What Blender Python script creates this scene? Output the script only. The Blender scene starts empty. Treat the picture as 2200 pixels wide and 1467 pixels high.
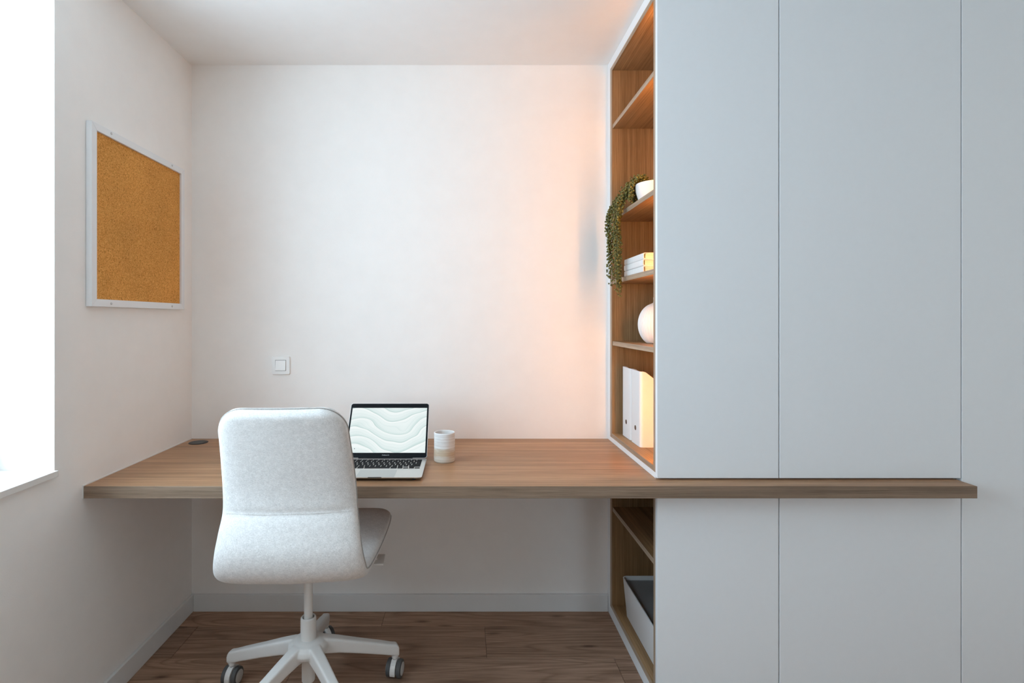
import bpy, bmesh, math, random
from mathutils import Vector, Matrix, Euler

random.seed(7)
scene = bpy.context.scene
C = scene.collection
PI = math.pi

# ------------------------------------------------------------------ camera
F_PX = 1115.0
CAM_Z = 1.2745
cam_d = bpy.data.cameras.new('camera')
cam_d.sensor_fit = 'HORIZONTAL'
cam_d.sensor_width = 36.0
cam_d.lens = F_PX / 2200 * 36
cam_d.shift_x = (1100 - 998) / 2200
cam_d.shift_y = -(733.5 - 686) / 2200
cam_d.clip_start = 0.02
cam = bpy.data.objects.new('camera', cam_d)
cam.location = (0, 0, CAM_Z)
cam.rotation_euler = (PI / 2, 0, 0)
C.objects.link(cam)
scene.camera = cam

# ------------------------------------------------------------------ daylight
SKY_COL = (0.74, 0.91, 1.09, 1)
SKY_STR = 9.8
world = bpy.data.worlds.new('sky')
scene.world = world
world.use_nodes = True
bgn = world.node_tree.nodes['Background']
bgn.inputs['Color'].default_value = SKY_COL
bgn.inputs['Strength'].default_value = SKY_STR

# room dimensions (metres; camera stands at x = y = 0)
XL, XR = -1.196, 2.27
YB, YR = 2.275, -2.4
ZC = 2.389
WALL_T = 0.25
W1 = dict(y0=0.05, y1=1.5136, z0=0.8165, z1=2.32)      # window in the left wall beside the desk
W2 = dict(x0=1.10, x1=1.75, z0=0.8165, z1=2.20)        # unseen window added behind the viewer, sized for its fill light


def portal(name, loc, rot, sx, sy):
    d = bpy.data.lights.new(name, 'AREA')
    d.shape = 'RECTANGLE'
    d.size, d.size_y = sx, sy
    d.cycles.is_portal = True
    o = bpy.data.objects.new(name, d)
    o.location, o.rotation_euler = loc, rot
    C.objects.link(o)


portal('daylight_portal', (XL - WALL_T - 0.01, (W1['y0'] + W1['y1']) / 2, (W1['z0'] + W1['z1']) / 2),
       (0, -PI / 2, 0), W1['z1'] - W1['z0'], W1['y1'] - W1['y0'])
portal('daylight_portal', ((W2['x0'] + W2['x1']) / 2, YR - WALL_T - 0.01, (W2['z0'] + W2['z1']) / 2),
       (PI / 2, 0, 0), W2['x1'] - W2['x0'], W2['z1'] - W2['z0'])

vs = scene.view_settings
vs.view_transform = 'Standard'
vs.look = 'None'
vs.gamma = 1.0
vs.exposure = 0.0
vs.use_curve_mapping = False
scene.cycles.max_bounces = 14
scene.cycles.diffuse_bounces = 8
scene.cycles.glossy_bounces = 4
scene.cycles.transparent_max_bounces = 8
scene.cycles.sample_clamp_indirect = 6.0
scene.cycles.caustics_reflective = False
scene.cycles.caustics_refractive = False
LED_STR = 142.0
SCREEN_STR = 0.95


# ------------------------------------------------------------------ materials
class NT:
    def __init__(self, name):
        self.m = bpy.data.materials.new(name)
        self.m.use_nodes = True
        self.t = self.m.node_tree
        self.b = self.t.nodes['Principled BSDF']

    def n(self, kind, **kw):
        nd = self.t.nodes.new(kind)
        for k, v in kw.items():
            if k in nd.inputs:
                nd.inputs[k].default_value = v
            else:
                setattr(nd, k, v)
        return nd

    def l(self, a, b):
        self.t.links.new(a, b)

    def ramp(self, fac, stops, interp='LINEAR'):
        r = self.t.nodes.new('ShaderNodeValToRGB')
        r.color_ramp.interpolation = interp
        el = r.color_ramp.elements
        while len(el) < len(stops):
            el.new(0.5)
        for e, (p, c) in zip(el, stops):
            e.position = p
            e.color = c if len(c) == 4 else (*c, 1)
        self.l(fac, r.inputs['Fac'])
        return r

    def mapping(self, scale, coord='Object', rnd=0.0):
        tc = self.n('ShaderNodeTexCoord')
        src = tc.outputs[coord]
        if rnd:
            oi = self.n('ShaderNodeObjectInfo')
            vm = self.n('ShaderNodeVectorMath', operation='MULTIPLY_ADD')
            mu = self.n('ShaderNodeCombineXYZ')
            mm = self.n('ShaderNodeMath', operation='MULTIPLY')
            mm.inputs[1].default_value = rnd
            self.l(oi.outputs['Random'], mm.inputs[0])
            for i in range(3):
                self.l(mm.outputs[0], mu.inputs[i])
            vm.inputs[1].default_value = (1, 1, 1)
            self.l(src, vm.inputs[0])
            self.l(mu.outputs[0], vm.inputs[2])
            src = vm.outputs[0]
        mp = self.n('ShaderNodeMapping')
        mp.inputs['Scale'].default_value = scale
        self.l(src, mp.inputs['Vector'])
        return mp.outputs['Vector']

    def noise(self, vec, scale, detail=4, rough=0.55, dist=0.0):
        nd = self.n('ShaderNodeTexNoise', Scale=scale, Detail=detail, Roughness=rough, Distortion=dist)
        self.l(vec, nd.inputs['Vector'])
        return nd.outputs['Fac']

    def mix(self, a, b, fac, blend='MIX'):
        mx = self.t.nodes.new('ShaderNodeMix')
        mx.data_type = 'RGBA'
        mx.blend_type = blend
        for sock, v in ((mx.inputs[6], a), (mx.inputs[7], b), (mx.inputs[0], fac)):
            if hasattr(v, 'is_linked') or hasattr(v, 'links'):
                self.l(v, sock)
            else:
                sock.default_value = v if not isinstance(v, tuple) or len(v) == 4 else (*v, 1)
        return mx.outputs[2]

    def bump(self, height, strength=0.2, dist=0.01):
        bp = self.n('ShaderNodeBump', Strength=strength, Distance=dist)
        self.l(height, bp.inputs['Height'])
        self.l(bp.outputs['Normal'], self.b.inputs['Normal'])

    def set(self, col=None, rough=None, metal=None, spec=None):
        if col is not None:
            if hasattr(col, 'links'):
                self.l(col, self.b.inputs['Base Color'])
            else:
                self.b.inputs['Base Color'].default_value = (*col, 1)
        if rough is not None:
            self.b.inputs['Roughness'].default_value = rough
        if metal is not None:
            self.b.inputs['Metallic'].default_value = metal
        if spec is not None:
            self.b.inputs['Specular IOR Level'].default_value = spec
        return self.m


def paint(name, col, rough=0.5, bump=0.0, scale=300, var=0.03, spec=0.4):
    k = NT(name)
    v = k.mapping((1, 1, 1))
    a = tuple(c * (1 - var) for c in col)
    b = tuple(min(1, c * (1 + var)) for c in col)
    f = k.noise(v, scale * 0.05, 3)
    k.set(k.ramp(f, [(0.3, a), (0.7, b)]).outputs['Color'], rough, spec=spec)
    if bump:
        k.bump(k.noise(v, scale, 3), bump, 0.002)
    return k.m


def wood(name, dark, mid, light, axis='X', rough=0.5, rnd=0.0, figure=0.35):
    """straight-grained veneer with the fibres running along one axis"""
    k = NT(name)
    ax = 'XYZ'.index(axis)
    def sc(along, across):
        s = [across] * 3
        s[ax] = along
        return tuple(s)
    fine = k.noise(k.mapping(sc(3, 260), rnd=rnd), 1.0, 5, 0.65)
    med = k.noise(k.mapping(sc(0.9, 46), rnd=rnd), 1.0, 4, 0.6, 0.3)
    big = k.noise(k.mapping(sc(0.5, 9), rnd=rnd), 1.0, 3, 0.5, 0.6)
    pore = k.noise(k.mapping(sc(14, 700), rnd=rnd), 1.0, 2, 0.5)
    base = k.ramp(fine, [(0.3, dark), (0.5, mid), (0.72, light)]).outputs['Color']
    c2 = k.ramp(med, [(0.32, (0.78, 0.76, 0.74)), (0.62, (1.1, 1.1, 1.1))]).outputs['Color']
    c3 = k.ramp(big, [(0.3, (1 - figure * 0.6,) * 3), (0.7, (1 + figure * 0.35,) * 3)]).outputs['Color']
    c4 = k.ramp(pore, [(0.36, (0.75, 0.72, 0.7)), (0.48, (1, 1, 1))]).outputs['Color']
    col = k.mix(base, c2, 1.0, 'MULTIPLY')
    col = k.mix(col, c3, 1.0, 'MULTIPLY')
    col = k.mix(col, c4, 0.7, 'MULTIPLY')
    k.set(col, rough, spec=0.35)
    k.bump(fine, 0.12, 0.001)
    return k.m


def plank_wood(name):
    k = NT(name)
    R = 37.0
    # contour lines of a long soft noise field give cathedral figure
    fld = k.noise(k.mapping((0.75, 6.5, 1), rnd=R), 1.0, 1.5, 0.45, 0.5)
    mu = k.n('ShaderNodeMath', operation='MULTIPLY')
    mu.inputs[1].default_value = 17.0
    k.l(fld, mu.inputs[0])
    frc = k.n('ShaderNodeMath', operation='FRACT')
    k.l(mu.outputs[0], frc.inputs[0])
    fine = k.noise(k.mapping((5, 150, 1), rnd=R), 1.0, 5, 0.7)
    med = k.noise(k.mapping((1.4, 18, 1), rnd=R), 1.0, 4, 0.6, 0.4)
    base = k.ramp(fine, [(0.28, (0.27, 0.163, 0.108)), (0.52, (0.42, 0.265, 0.18)), (0.75, (0.56, 0.37, 0.26))]).outputs['Color']
    c2 = k.ramp(frc.outputs[0], [(0.0, (0.62, 0.57, 0.53)), (0.18, (0.88, 0.87, 0.86)), (0.5, (1.05, 1.05, 1.05)), (0.85, (0.95, 0.94, 0.93)), (1.0, (0.62, 0.57, 0.53))]).outputs['Color']
    c3 = k.ramp(med, [(0.3, (0.74, 0.71, 0.69)), (0.62, (1.1, 1.1, 1.1))]).outputs['Color']
    vor = k.n('ShaderNodeTexVoronoi', feature='F1')
    vor.inputs['Scale'].default_value = 1.0
    k.l(k.mapping((2.6, 9.0, 1), rnd=R), vor.inputs['Vector'])
    knot = k.ramp(vor.outputs['Distance'], [(0.03, (0.35, 0.3, 0.27)), (0.11, (1, 1, 1))]).outputs['Color']
    col = k.mix(base, c2, 0.75, 'MULTIPLY')
    col = k.mix(col, c3, 1.0, 'MULTIPLY')
    col = k.mix(col, knot, 0.8, 'MULTIPLY')
    oi = k.n('ShaderNodeObjectInfo')
    tint = k.ramp(oi.outputs['Random'], [(0, (0.86, 0.86, 0.87)), (1, (1.14, 1.12, 1.1))]).outputs['Color']
    col = k.mix(col, tint, 1.0, 'MULTIPLY')
    k.set(col, 0.55, spec=0.3)
    k.bump(fine, 0.15, 0.001)
    return k.m


def fabric(name, a, b, c, rough=0.95):
    k = NT(name)
    v1 = k.mapping((1, 1, 1))
    weave_x = k.noise(k.mapping((900, 900, 170)), 1.0, 2, 0.6)
    weave_y = k.noise(k.mapping((150, 900, 900)), 1.0, 2, 0.6)
    mel = k.noise(v1, 70, 4, 0.65)
    mx = k.n('ShaderNodeMath', operation='ADD')
    k.l(weave_x, mx.inputs[0])
    k.l(weave_y, mx.inputs[1])
    hf = k.n('ShaderNodeMath', operation='MULTIPLY')
    hf.inputs[1].default_value = 0.5
    k.l(mx.outputs[0], hf.inputs[0])
    col = k.ramp(hf.outputs[0], [(0.34, a), (0.5, b), (0.64, c)]).outputs['Color']
    m2 = k.ramp(mel, [(0.3, (0.9, 0.9, 0.9)), (0.7, (1.05, 1.05, 1.05))]).outputs['Color']
    k.set(k.mix(col, m2, 1.0, 'MULTIPLY'), rough, spec=0.15)
    k.b.inputs['Sheen Weight'].default_value = 0.25
    k.b.inputs['Sheen Roughness'].default_value = 0.5
    k.bump(hf.outputs[0], 0.35, 0.0015)
    return k.m


def cork_mat():
    k = NT('cork')
    v = k.mapping((1, 1, 1))
    n1 = k.noise(v, 230, 3, 0.6)
    n2 = k.noise(v, 90, 3, 0.6)
    n3 = k.noise(v, 5, 2, 0.5)
    col = k.ramp(n1, [(0.28, (0.30, 0.115, 0.024)), (0.42, (0.62, 0.278, 0.066)), (0.6, (0.76, 0.362, 0.098)), (0.75, (0.87, 0.52, 0.19))]).outputs['Color']
    sp = k.ramp(n2, [(0.3, (0.62, 0.55, 0.5)), (0.42, (1, 1, 1))]).outputs['Color']
    bg = k.ramp(n3, [(0.3, (0.9, 0.9, 0.9)), (0.7, (1.06, 1.06, 1.06))]).outputs['Color']
    col = k.mix(col, sp, 0.7, 'MULTIPLY')
    col = k.mix(col, bg, 1.0, 'MULTIPLY')
    k.set(col, 0.9, spec=0.1)
    k.bump(n1, 0.4, 0.002)
    return k.m


def emission(name, col, strength):
    m = bpy.data.materials.new(name)
    m.use_nodes = True
    t = m.node_tree
    t.nodes.remove(t.nodes['Principled BSDF'])
    e = t.nodes.new('ShaderNodeEmission')
    e.inputs['Color'].default_value = (*col, 1)
    e.inputs['Strength'].default_value = strength
    t.links.new(e.outputs[0], t.nodes['Material Output'].inputs['Surface'])
    return m


def glass_mat():
    m = bpy.data.materials.new('window_glass')
    m.use_nodes = True
    t = m.node_tree
    t.nodes.remove(t.nodes['Principled BSDF'])
    tr = t.nodes.new('ShaderNodeBsdfTransparent')
    gl = t.nodes.new('ShaderNodeBsdfGlossy')
    gl.inputs['Roughness'].default_value = 0.02
    fr = t.nodes.new('ShaderNodeLayerWeight')
    pw = t.nodes.new('ShaderNodeMath')
    pw.operation = 'POWER'
    pw.inputs[1].default_value = 5.0
    ml = t.nodes.new('ShaderNodeMath')
    ml.operation = 'MULTIPLY_ADD'
    ml.inputs[1].default_value = 0.55
    ml.inputs[2].default_value = 0.04
    t.links.new(fr.outputs['Facing'], pw.inputs[0])
    t.links.new(pw.outputs[0], ml.inputs[0])
    mx = t.nodes.new('ShaderNodeMixShader')
    tr.inputs['Color'].default_value = (0.95, 0.97, 0.96, 1)
    t.links.new(ml.outputs[0], mx.inputs[0])
    t.links.new(tr.outputs[0], mx.inputs[1])
    t.links.new(gl.outputs[0], mx.inputs[2])
    t.links.new(mx.outputs[0], t.nodes['Material Output'].inputs['Surface'])
    return m


def screen_mat():
    """a lit display showing pale mint flowing waves of thick paint"""
    k = NT('display_picture')
    t = k.t
    tc = k.n('ShaderNodeTexCoord')
    sep = k.n('ShaderNodeSeparateXYZ')
    k.l(tc.outputs['UV'], sep.inputs[0])

    def mth(op, a, b=None):
        nd = k.n('ShaderNodeMath', operation=op)
        for i, v in enumerate((a, b)):
            if v is None:
                continue
            if hasattr(v, 'links'):
                k.l(v, nd.inputs[i])
            else:
                nd.inputs[i].default_value = v
        return nd.outputs[0]
    u, v = sep.outputs[0], sep.outputs[1]
    n1 = k.n('ShaderNodeTexNoise', Scale=1.6, Detail=1.0, Roughness=0.4, Distortion=0.7)
    k.l(tc.outputs['UV'], n1.inputs['Vector'])
    dip = mth('MULTIPLY', mth('COSINE', mth('MULTIPLY', mth('SUBTRACT', u, 0.60), 5.9)), 0.21)
    hgt = mth('ADD', mth('ADD', v, dip), mth('MULTIPLY', n1.outputs['Fac'], 0.55))
    ph = mth('MULTIPLY', hgt, 4.6)
    fr = mth('FRACT', ph)
    ph2 = mth('FRACT', mth('MULTIPLY', hgt, 15.6))
    c1 = k.ramp(fr, [(0.0, (0.52, 0.68, 0.66)), (0.07, (0.70, 0.83, 0.815)), (0.25, (0.79, 0.895, 0.885)), (0.7, (0.86, 0.945, 0.935)), (0.95, (0.95, 1.0, 0.99)), (1.0, (0.56, 0.71, 0.69))]).outputs['Color']
    c2 = k.ramp(ph2, [(0.0, (0.89, 0.92, 0.92)), (0.25, (1, 1, 1)), (1.0, (1.03, 1.02, 1.02))]).outputs['Color']
    col = k.mix(c1, c2, 0.8, 'MULTIPLY')
    k.set((0.005, 0.005, 0.005), 0.3, spec=0.1)
    k.l(col, k.b.inputs['Emission Color'])
    k.b.inputs['Emission Strength'].default_value = SCREEN_STR
    return k.m


def mug_mat():
    k = NT('glazed_stoneware')
    tc = k.n('ShaderNodeTexCoord')
    sep = k.n('ShaderNodeSeparateXYZ')
    k.l(tc.outputs['Object'], sep.inputs[0])
    v = k.mapping((1, 1, 1))
    nz = k.noise(k.mapping((14, 14, 60)), 1.0, 3, 0.6)
    ad = k.n('ShaderNodeMath', operation='MULTIPLY_ADD')
    ad.inputs[1].default_value = 0.05
    k.l(nz, ad.inputs[0])
    k.l(sep.outputs[2], ad.inputs[2])
    sc = k.n('ShaderNodeMath', operation='MULTIPLY')
    sc.inputs[1].default_value = 7.5
    k.l(ad.outputs[0], sc.inputs[0])
    glaze = k.ramp(sc.outputs[0], [(0.30, (0.66, 0.60, 0.52)), (0.40, (0.60, 0.47, 0.33)), (0.50, (0.66, 0.55, 0.42)), (0.60, (0.80, 0.78, 0.76)), (1.0, (0.82, 0.81, 0.80))]).outputs['Color']
    rg = k.noise(k.mapping((3, 3, 150)), 1.0, 2)
    shade = k.ramp(rg, [(0.35, (0.86, 0.84, 0.82)), (0.6, (1.02, 1.02, 1.02))]).outputs['Color']
    k.set(k.mix(glaze, shade, 1.0, 'MULTIPLY'), 0.4)
    k.bump(rg, 0.4, 0.002)
    return k.m


M = {}
M['wall'] = paint('warm_white_wall_paint', (0.89, 0.862, 0.832), 0.85, 0.10, 260, 0.012, 0.2)
M['ceiling'] = paint('white_ceiling_paint', (0.88, 0.87, 0.855), 0.9, 0.05, 260, 0.01, 0.2)
M['trim'] = paint('white_skirting_paint', (0.78, 0.78, 0.77), 0.45, 0, 300, 0.01)
M['door'] = paint('matt_pale_grey_lacquer', (0.81, 0.835, 0.855), 0.5, 0.05, 900, 0.006, 0.35)
M['board'] = paint('white_board', (0.82, 0.83, 0.84), 0.45, 0, 300, 0.005)
M['sill'] = paint('white_stone_sill', (0.80, 0.78, 0.75), 0.35, 0, 300, 0.03)
M['desk'] = wood('brown_oak_veneer_across', (0.315, 0.168, 0.086), (0.45, 0.253, 0.136), (0.55, 0.33, 0.188), 'X', 0.42)
M['oak_v'] = wood('brown_oak_veneer_upright', (0.24, 0.138, 0.060), (0.35, 0.208, 0.096), (0.43, 0.272, 0.138), 'Z', 0.5)
M['oak_y'] = wood('brown_oak_veneer_lengthwise', (0.24, 0.138, 0.060), (0.35, 0.208, 0.096), (0.43, 0.272, 0.138), 'Y', 0.5)
M['plank'] = plank_wood('brown_oak_laminate')
M['wall_beige'] = paint('warm_beige_wall_paint', (0.80, 0.725, 0.65), 0.85, 0.1, 260, 0.012, 0.2)  # beige of the unseen walls, picked to bounce warm light into the shadows
M['edge_v'] = wood('pale_oak_edge_band_upright', (0.30, 0.212, 0.143), (0.405, 0.298, 0.21), (0.485, 0.37, 0.27), 'Z', 0.5)
M['edge_y'] = wood('pale_oak_edge_band_lengthwise', (0.30, 0.212, 0.143), (0.405, 0.298, 0.21), (0.485, 0.37, 0.27), 'Y', 0.5)
M['edge'] = wood('darker_oak_edge_band', (0.185, 0.125, 0.082), (0.27, 0.19, 0.132), (0.34, 0.248, 0.178), 'X', 0.5)  # darker and greyer than the worktop veneer
M['subfloor'] = paint('dark_underlay', (0.035, 0.025, 0.02), 0.9)
M['cork'] = cork_mat()
M['fabric'] = fabric('heather_grey_wool', (0.62, 0.605, 0.585), (0.79, 0.775, 0.755), (0.92, 0.91, 0.895))
M['piping'] = fabric('grey_piping', (0.30, 0.28, 0.26), (0.42, 0.40, 0.375), (0.52, 0.50, 0.47))
M['white_plastic'] = paint('white_powder_coat', (0.74, 0.725, 0.70), 0.42, 0.03, 700, 0.01)
M['grey_rubber'] = paint('grey_rubber', (0.085, 0.085, 0.085), 0.6)
M['wheel_cap'] = paint('pale_grey_plastic', (0.55, 0.545, 0.53), 0.4)
M['black_plastic'] = paint('black_plastic', (0.018, 0.018, 0.018), 0.45)
M['switch'] = paint('white_switch_plastic', (0.84, 0.83, 0.81), 0.3, 0, 300, 0.004, 0.5)
M['gap'] = paint('shadow_gap_dark', (0.06, 0.055, 0.05), 0.8)
M['steel'] = NT('steel').set((0.55, 0.55, 0.55), 0.3, 1.0)
M['alu'] = NT('silver_aluminium').set((0.72, 0.71, 0.70), 0.38, 0.85)
M['trackpad'] = NT('grey_glass_pad').set((0.50, 0.51, 0.51), 0.3, 0.5)
M['key'] = paint('black_key', (0.008, 0.008, 0.010), 0.6, spec=0.12)
M['bezel'] = NT('black_bezel_glass').set((0.005, 0.006, 0.008), 0.3, spec=0.12)
M['legend'] = NT('pale_legend').set((0.62, 0.62, 0.62), 0.6)
M['icon'] = NT('dark_icon').set((0.02, 0.03, 0.03), 0.6)
M['screen'] = screen_mat()
M['mug'] = mug_mat()
M['ceramic'] = paint('white_matt_ceramic', (0.83, 0.82, 0.81), 0.45, 0, 200, 0.005)
M['file'] = paint('white_card', (0.78, 0.785, 0.79), 0.55, 0, 200, 0.005)
M['hole'] = paint('finger_hole_shade', (0.10, 0.055, 0.035), 0.7)
M['box'] = paint('white_gloss_plastic', (0.80, 0.81, 0.82), 0.18, 0, 200, 0.004, 0.5)
M['lid'] = paint('grey_lid_plastic', (0.22, 0.23, 0.235), 0.35)
M['book'] = paint('white_book_cloth', (0.78, 0.77, 0.76), 0.6, 0.1, 900, 0.02)
M['led'] = emission('warm_led', (1.0, 0.40, 0.08), LED_STR)
M['ledprofile'] = NT('led_profile').set((0.7, 0.7, 0.7), 0.4, 0.9)
M['glass'] = glass_mat()
M['soil'] = paint('dark_soil', (0.03, 0.022, 0.016), 0.95, 0.5, 300)
k = NT('paper_block')
k.set(k.ramp(k.noise(k.mapping((1, 1, 500)), 1.0, 2), [(0.35, (0.60, 0.52, 0.42)), (0.6, (0.80, 0.74, 0.65))]).outputs['Color'], 0.9)
M['pages'] = k.m
k = NT('succulent_green')
oi = k.noise(k.mapping((60, 60, 60)), 1.0, 2)
k.set(k.ramp(oi, [(0.3, (0.065, 0.068, 0.012)), (0.5, (0.14, 0.13, 0.026)), (0.72, (0.25, 0.21, 0.048))]).outputs['Color'], 0.45)
k.b.inputs['Subsurface Weight'].default_value = 0.0
M['pearl'] = k.m
M['stem'] = paint('green_stem', (0.10, 0.11, 0.035), 0.7)


# ------------------------------------------------------------------ mesh helpers
def add_box(bm, x0, x1, y0, y1, z0, z1, bevel=0.0, seg=2):
    r = bmesh.ops.create_cube(bm, size=1.0)
    vsx = r['verts']
    for v in vsx:
        v.co = Vector(((x0 + x1) / 2 + v.co.x * (x1 - x0), (y0 + y1) / 2 + v.co.y * (y1 - y0), (z0 + z1) / 2 + v.co.z * (z1 - z0)))
    if bevel:
        es = list({e for v in vsx for e in v.link_edges})
        bmesh.ops.bevel(bm, geom=es, offset=bevel, segments=seg, affect='EDGES', profile=0.5)


def add_lathe(bm, prof, cx, cy, n=48, mod=None, close=False):
    """prof: list of (radius, z); mod(angle, r, z) gives a radius"""
    rings = []
    for (r, z) in prof:
        if r < 1e-6:
            rings.append([bm.verts.new((cx, cy, z))])
            continue
        rg = []
        for i in range(n):
            a = 2 * PI * i / n
            rr = mod(a, r, z) if mod else r
            rg.append(bm.verts.new((cx + rr * math.cos(a), cy + rr * math.sin(a), z)))
        rings.append(rg)
    for a, b in zip(rings[:-1], rings[1:]):
        if len(a) == 1 and len(b) == 1:
            continue
        for i in range(n):
            j = (i + 1) % n
            if len(a) == 1:
                bm.faces.new((a[0], b[j], b[i]))
            elif len(b) == 1:
                bm.faces.new((a[i], a[j], b[0]))
            else:
                bm.faces.new((a[i], a[j], b[j], b[i]))
    return rings


def add_tube(bm, pts, rad, n=8, caps=True, closed=False):
    pts = [Vector(p) for p in pts]
    rings = []
    up = None
    m = len(pts)
    for i, p in enumerate(pts):
        if closed:
            d = pts[(i + 1) % m] - pts[i - 1]
        else:
            d = pts[min(i + 1, m - 1)] - pts[max(i - 1, 0)]
        d.normalize()
        if up is None:
            up = Vector((0, 0, 1)) if abs(d.z) < 0.9 else Vector((1, 0, 0))
        s = d.cross(up)
        if s.length < 1e-5:
            s = d.orthogonal()
        s.normalize()
        up = s.cross(d).normalized()
        r = rad[i] if isinstance(rad, (list, tuple)) else rad
        rings.append([bm.verts.new(p + r * (math.cos(2 * PI * q / n) * s + math.sin(2 * PI * q / n) * up)) for q in range(n)])
    pairs = list(zip(rings[:-1], rings[1:]))
    if closed:
        pairs.append((rings[-1], rings[0]))
    for a, b in pairs:
        for q in range(n):
            w = (q + 1) % n
            bm.faces.new((a[q], a[w], b[w], b[q]))
    if caps and not closed:
        bm.faces.new(list(reversed(rings[0])))
        bm.faces.new(rings[-1])


def add_prism(bm, outline, axis, a0, a1):
    """extrude a 2-D outline along an axis ('X','Y','Z')"""
    def pt(p, a):
        if axis == 'X':
            return (a, p[0], p[1])
        if axis == 'Y':
            return (p[0], a, p[1])
        return (p[0], p[1], a)
    lo = [bm.verts.new(pt(p, a0)) for p in outline]
    hi = [bm.verts.new(pt(p, a1)) for p in outline]
    nn = len(outline)
    bm.faces.new(lo)
    bm.faces.new(list(reversed(hi)))
    for i in range(nn):
        j = (i + 1) % nn
        bm.faces.new((lo[j], lo[i], hi[i], hi[j]))


def rounded_rect(x0, x1, y0, y1, r, n=6):
    out = []
    for (cx, cy, a0) in ((x1 - r, y1 - r, 0), (x0 + r, y1 - r, PI / 2), (x0 + r, y0 + r, PI), (x1 - r, y0 + r, 1.5 * PI)):
        for i in range(n + 1):
            a = a0 + PI / 2 * i / n
            out.append((cx + r * math.cos(a), cy + r * math.sin(a)))
    return out


def origin_of(p):
    o = Vector((0, 0, 0))
    while p is not None:
        o += p.location
        p = p.parent
    return o


def mesh_from(bm, name, smooth=False, angle=35):
    bmesh.ops.recalc_face_normals(bm, faces=bm.faces)
    me = bpy.data.meshes.new(name)
    bm.to_mesh(me)
    bm.free()
    if smooth:
        for p in me.polygons:
            p.use_smooth = True
        me.set_sharp_from_angle(angle=math.radians(angle))
    return me


def obj(name, bm, mat, parent=None, smooth=False, angle=35, local=False, loc=None):
    """one mesh object; coordinates in bm are world coordinates unless local"""
    if parent is not None and not local:
        o0 = origin_of(parent)
        bmesh.ops.translate(bm, verts=bm.verts, vec=-o0)
    if loc is not None:
        bmesh.ops.translate(bm, verts=bm.verts, vec=-Vector(loc))
    me = mesh_from(bm, name, smooth, angle)
    me.materials.append(M[mat])
    o = bpy.data.objects.new(name, me)
    if loc is not None:
        o.location = loc
    C.objects.link(o)
    if parent is not None:
        o.parent = parent
    return o


def box(name, mat, ext, parent=None, bevel=0.0, **kw):
    bm = bmesh.new()
    add_box(bm, *ext, bevel=bevel)
    return obj(name, bm, mat, parent, **kw)


def thing(name, label, cat, loc=(0, 0, 0), rotz=0.0, group=None):
    o = bpy.data.objects.new(name, None)
    o.empty_display_size = 0.05
    o.location = loc
    o.rotation_euler = (0, 0, rotz)
    C.objects.link(o)
    tag(o, label, cat, group)
    return o


def tag(o, label, cat, group=None):
    o['label'] = label
    o['category'] = cat
    if group:
        o['group'] = group
    return o


def struct(o, label, cat):
    o['kind'] = 'structure'
    o['label'] = label
    o['category'] = cat
    return o


# ------------------------------------------------------------------ the room shell
struct(box('wall_back', 'wall', (XL - WALL_T, XR + WALL_T, YB, YB + 0.2, -0.05, ZC + 0.2)),
       'warm white painted wall behind the desk', 'wall')

bm = bmesh.new()
for e in ((XL - WALL_T, XL, YR - WALL_T, W1['y0'], -0.05, ZC + 0.2),
          (XL - WALL_T, XL, W1['y1'], YB, -0.05, ZC + 0.2),
          (XL - WALL_T, XL, W1['y0'], W1['y1'], -0.05, W1['z0']),
          (XL - WALL_T, XL, W1['y0'], W1['y1'], W1['z1'], ZC + 0.2)):
    add_box(bm, *e)
struct(obj('wall_left', bm, 'wall'), 'warm white painted side wall with the cork board and window opening', 'wall')

bm = bmesh.new()
for e in ((XL, W2['x0'], YR - WALL_T, YR, -0.05, ZC + 0.2),
          (W2['x1'], XR + WALL_T, YR - WALL_T, YR, -0.05, ZC + 0.2),
          (W2['x0'], W2['x1'], YR - WALL_T, YR, -0.05, W2['z0']),
          (W2['x0'], W2['x1'], YR - WALL_T, YR, W2['z1'], ZC + 0.2)):
    add_box(bm, *e)
struct(obj('wall_rear', bm, 'wall_beige'),
       'beige wall with an unseen window added behind the viewer for fill light', 'wall')
struct(box('wall_right', 'wall_beige', (XR, XR + WALL_T, YR, YB, -0.05, ZC + 0.2)),
       'beige wall at the far side of the cupboards', 'wall')
struct(box('ceiling', 'ceiling', (XL, XR, YR, YB, ZC, ZC + 0.15)), 'plain white painted ceiling', 'ceiling')

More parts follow.
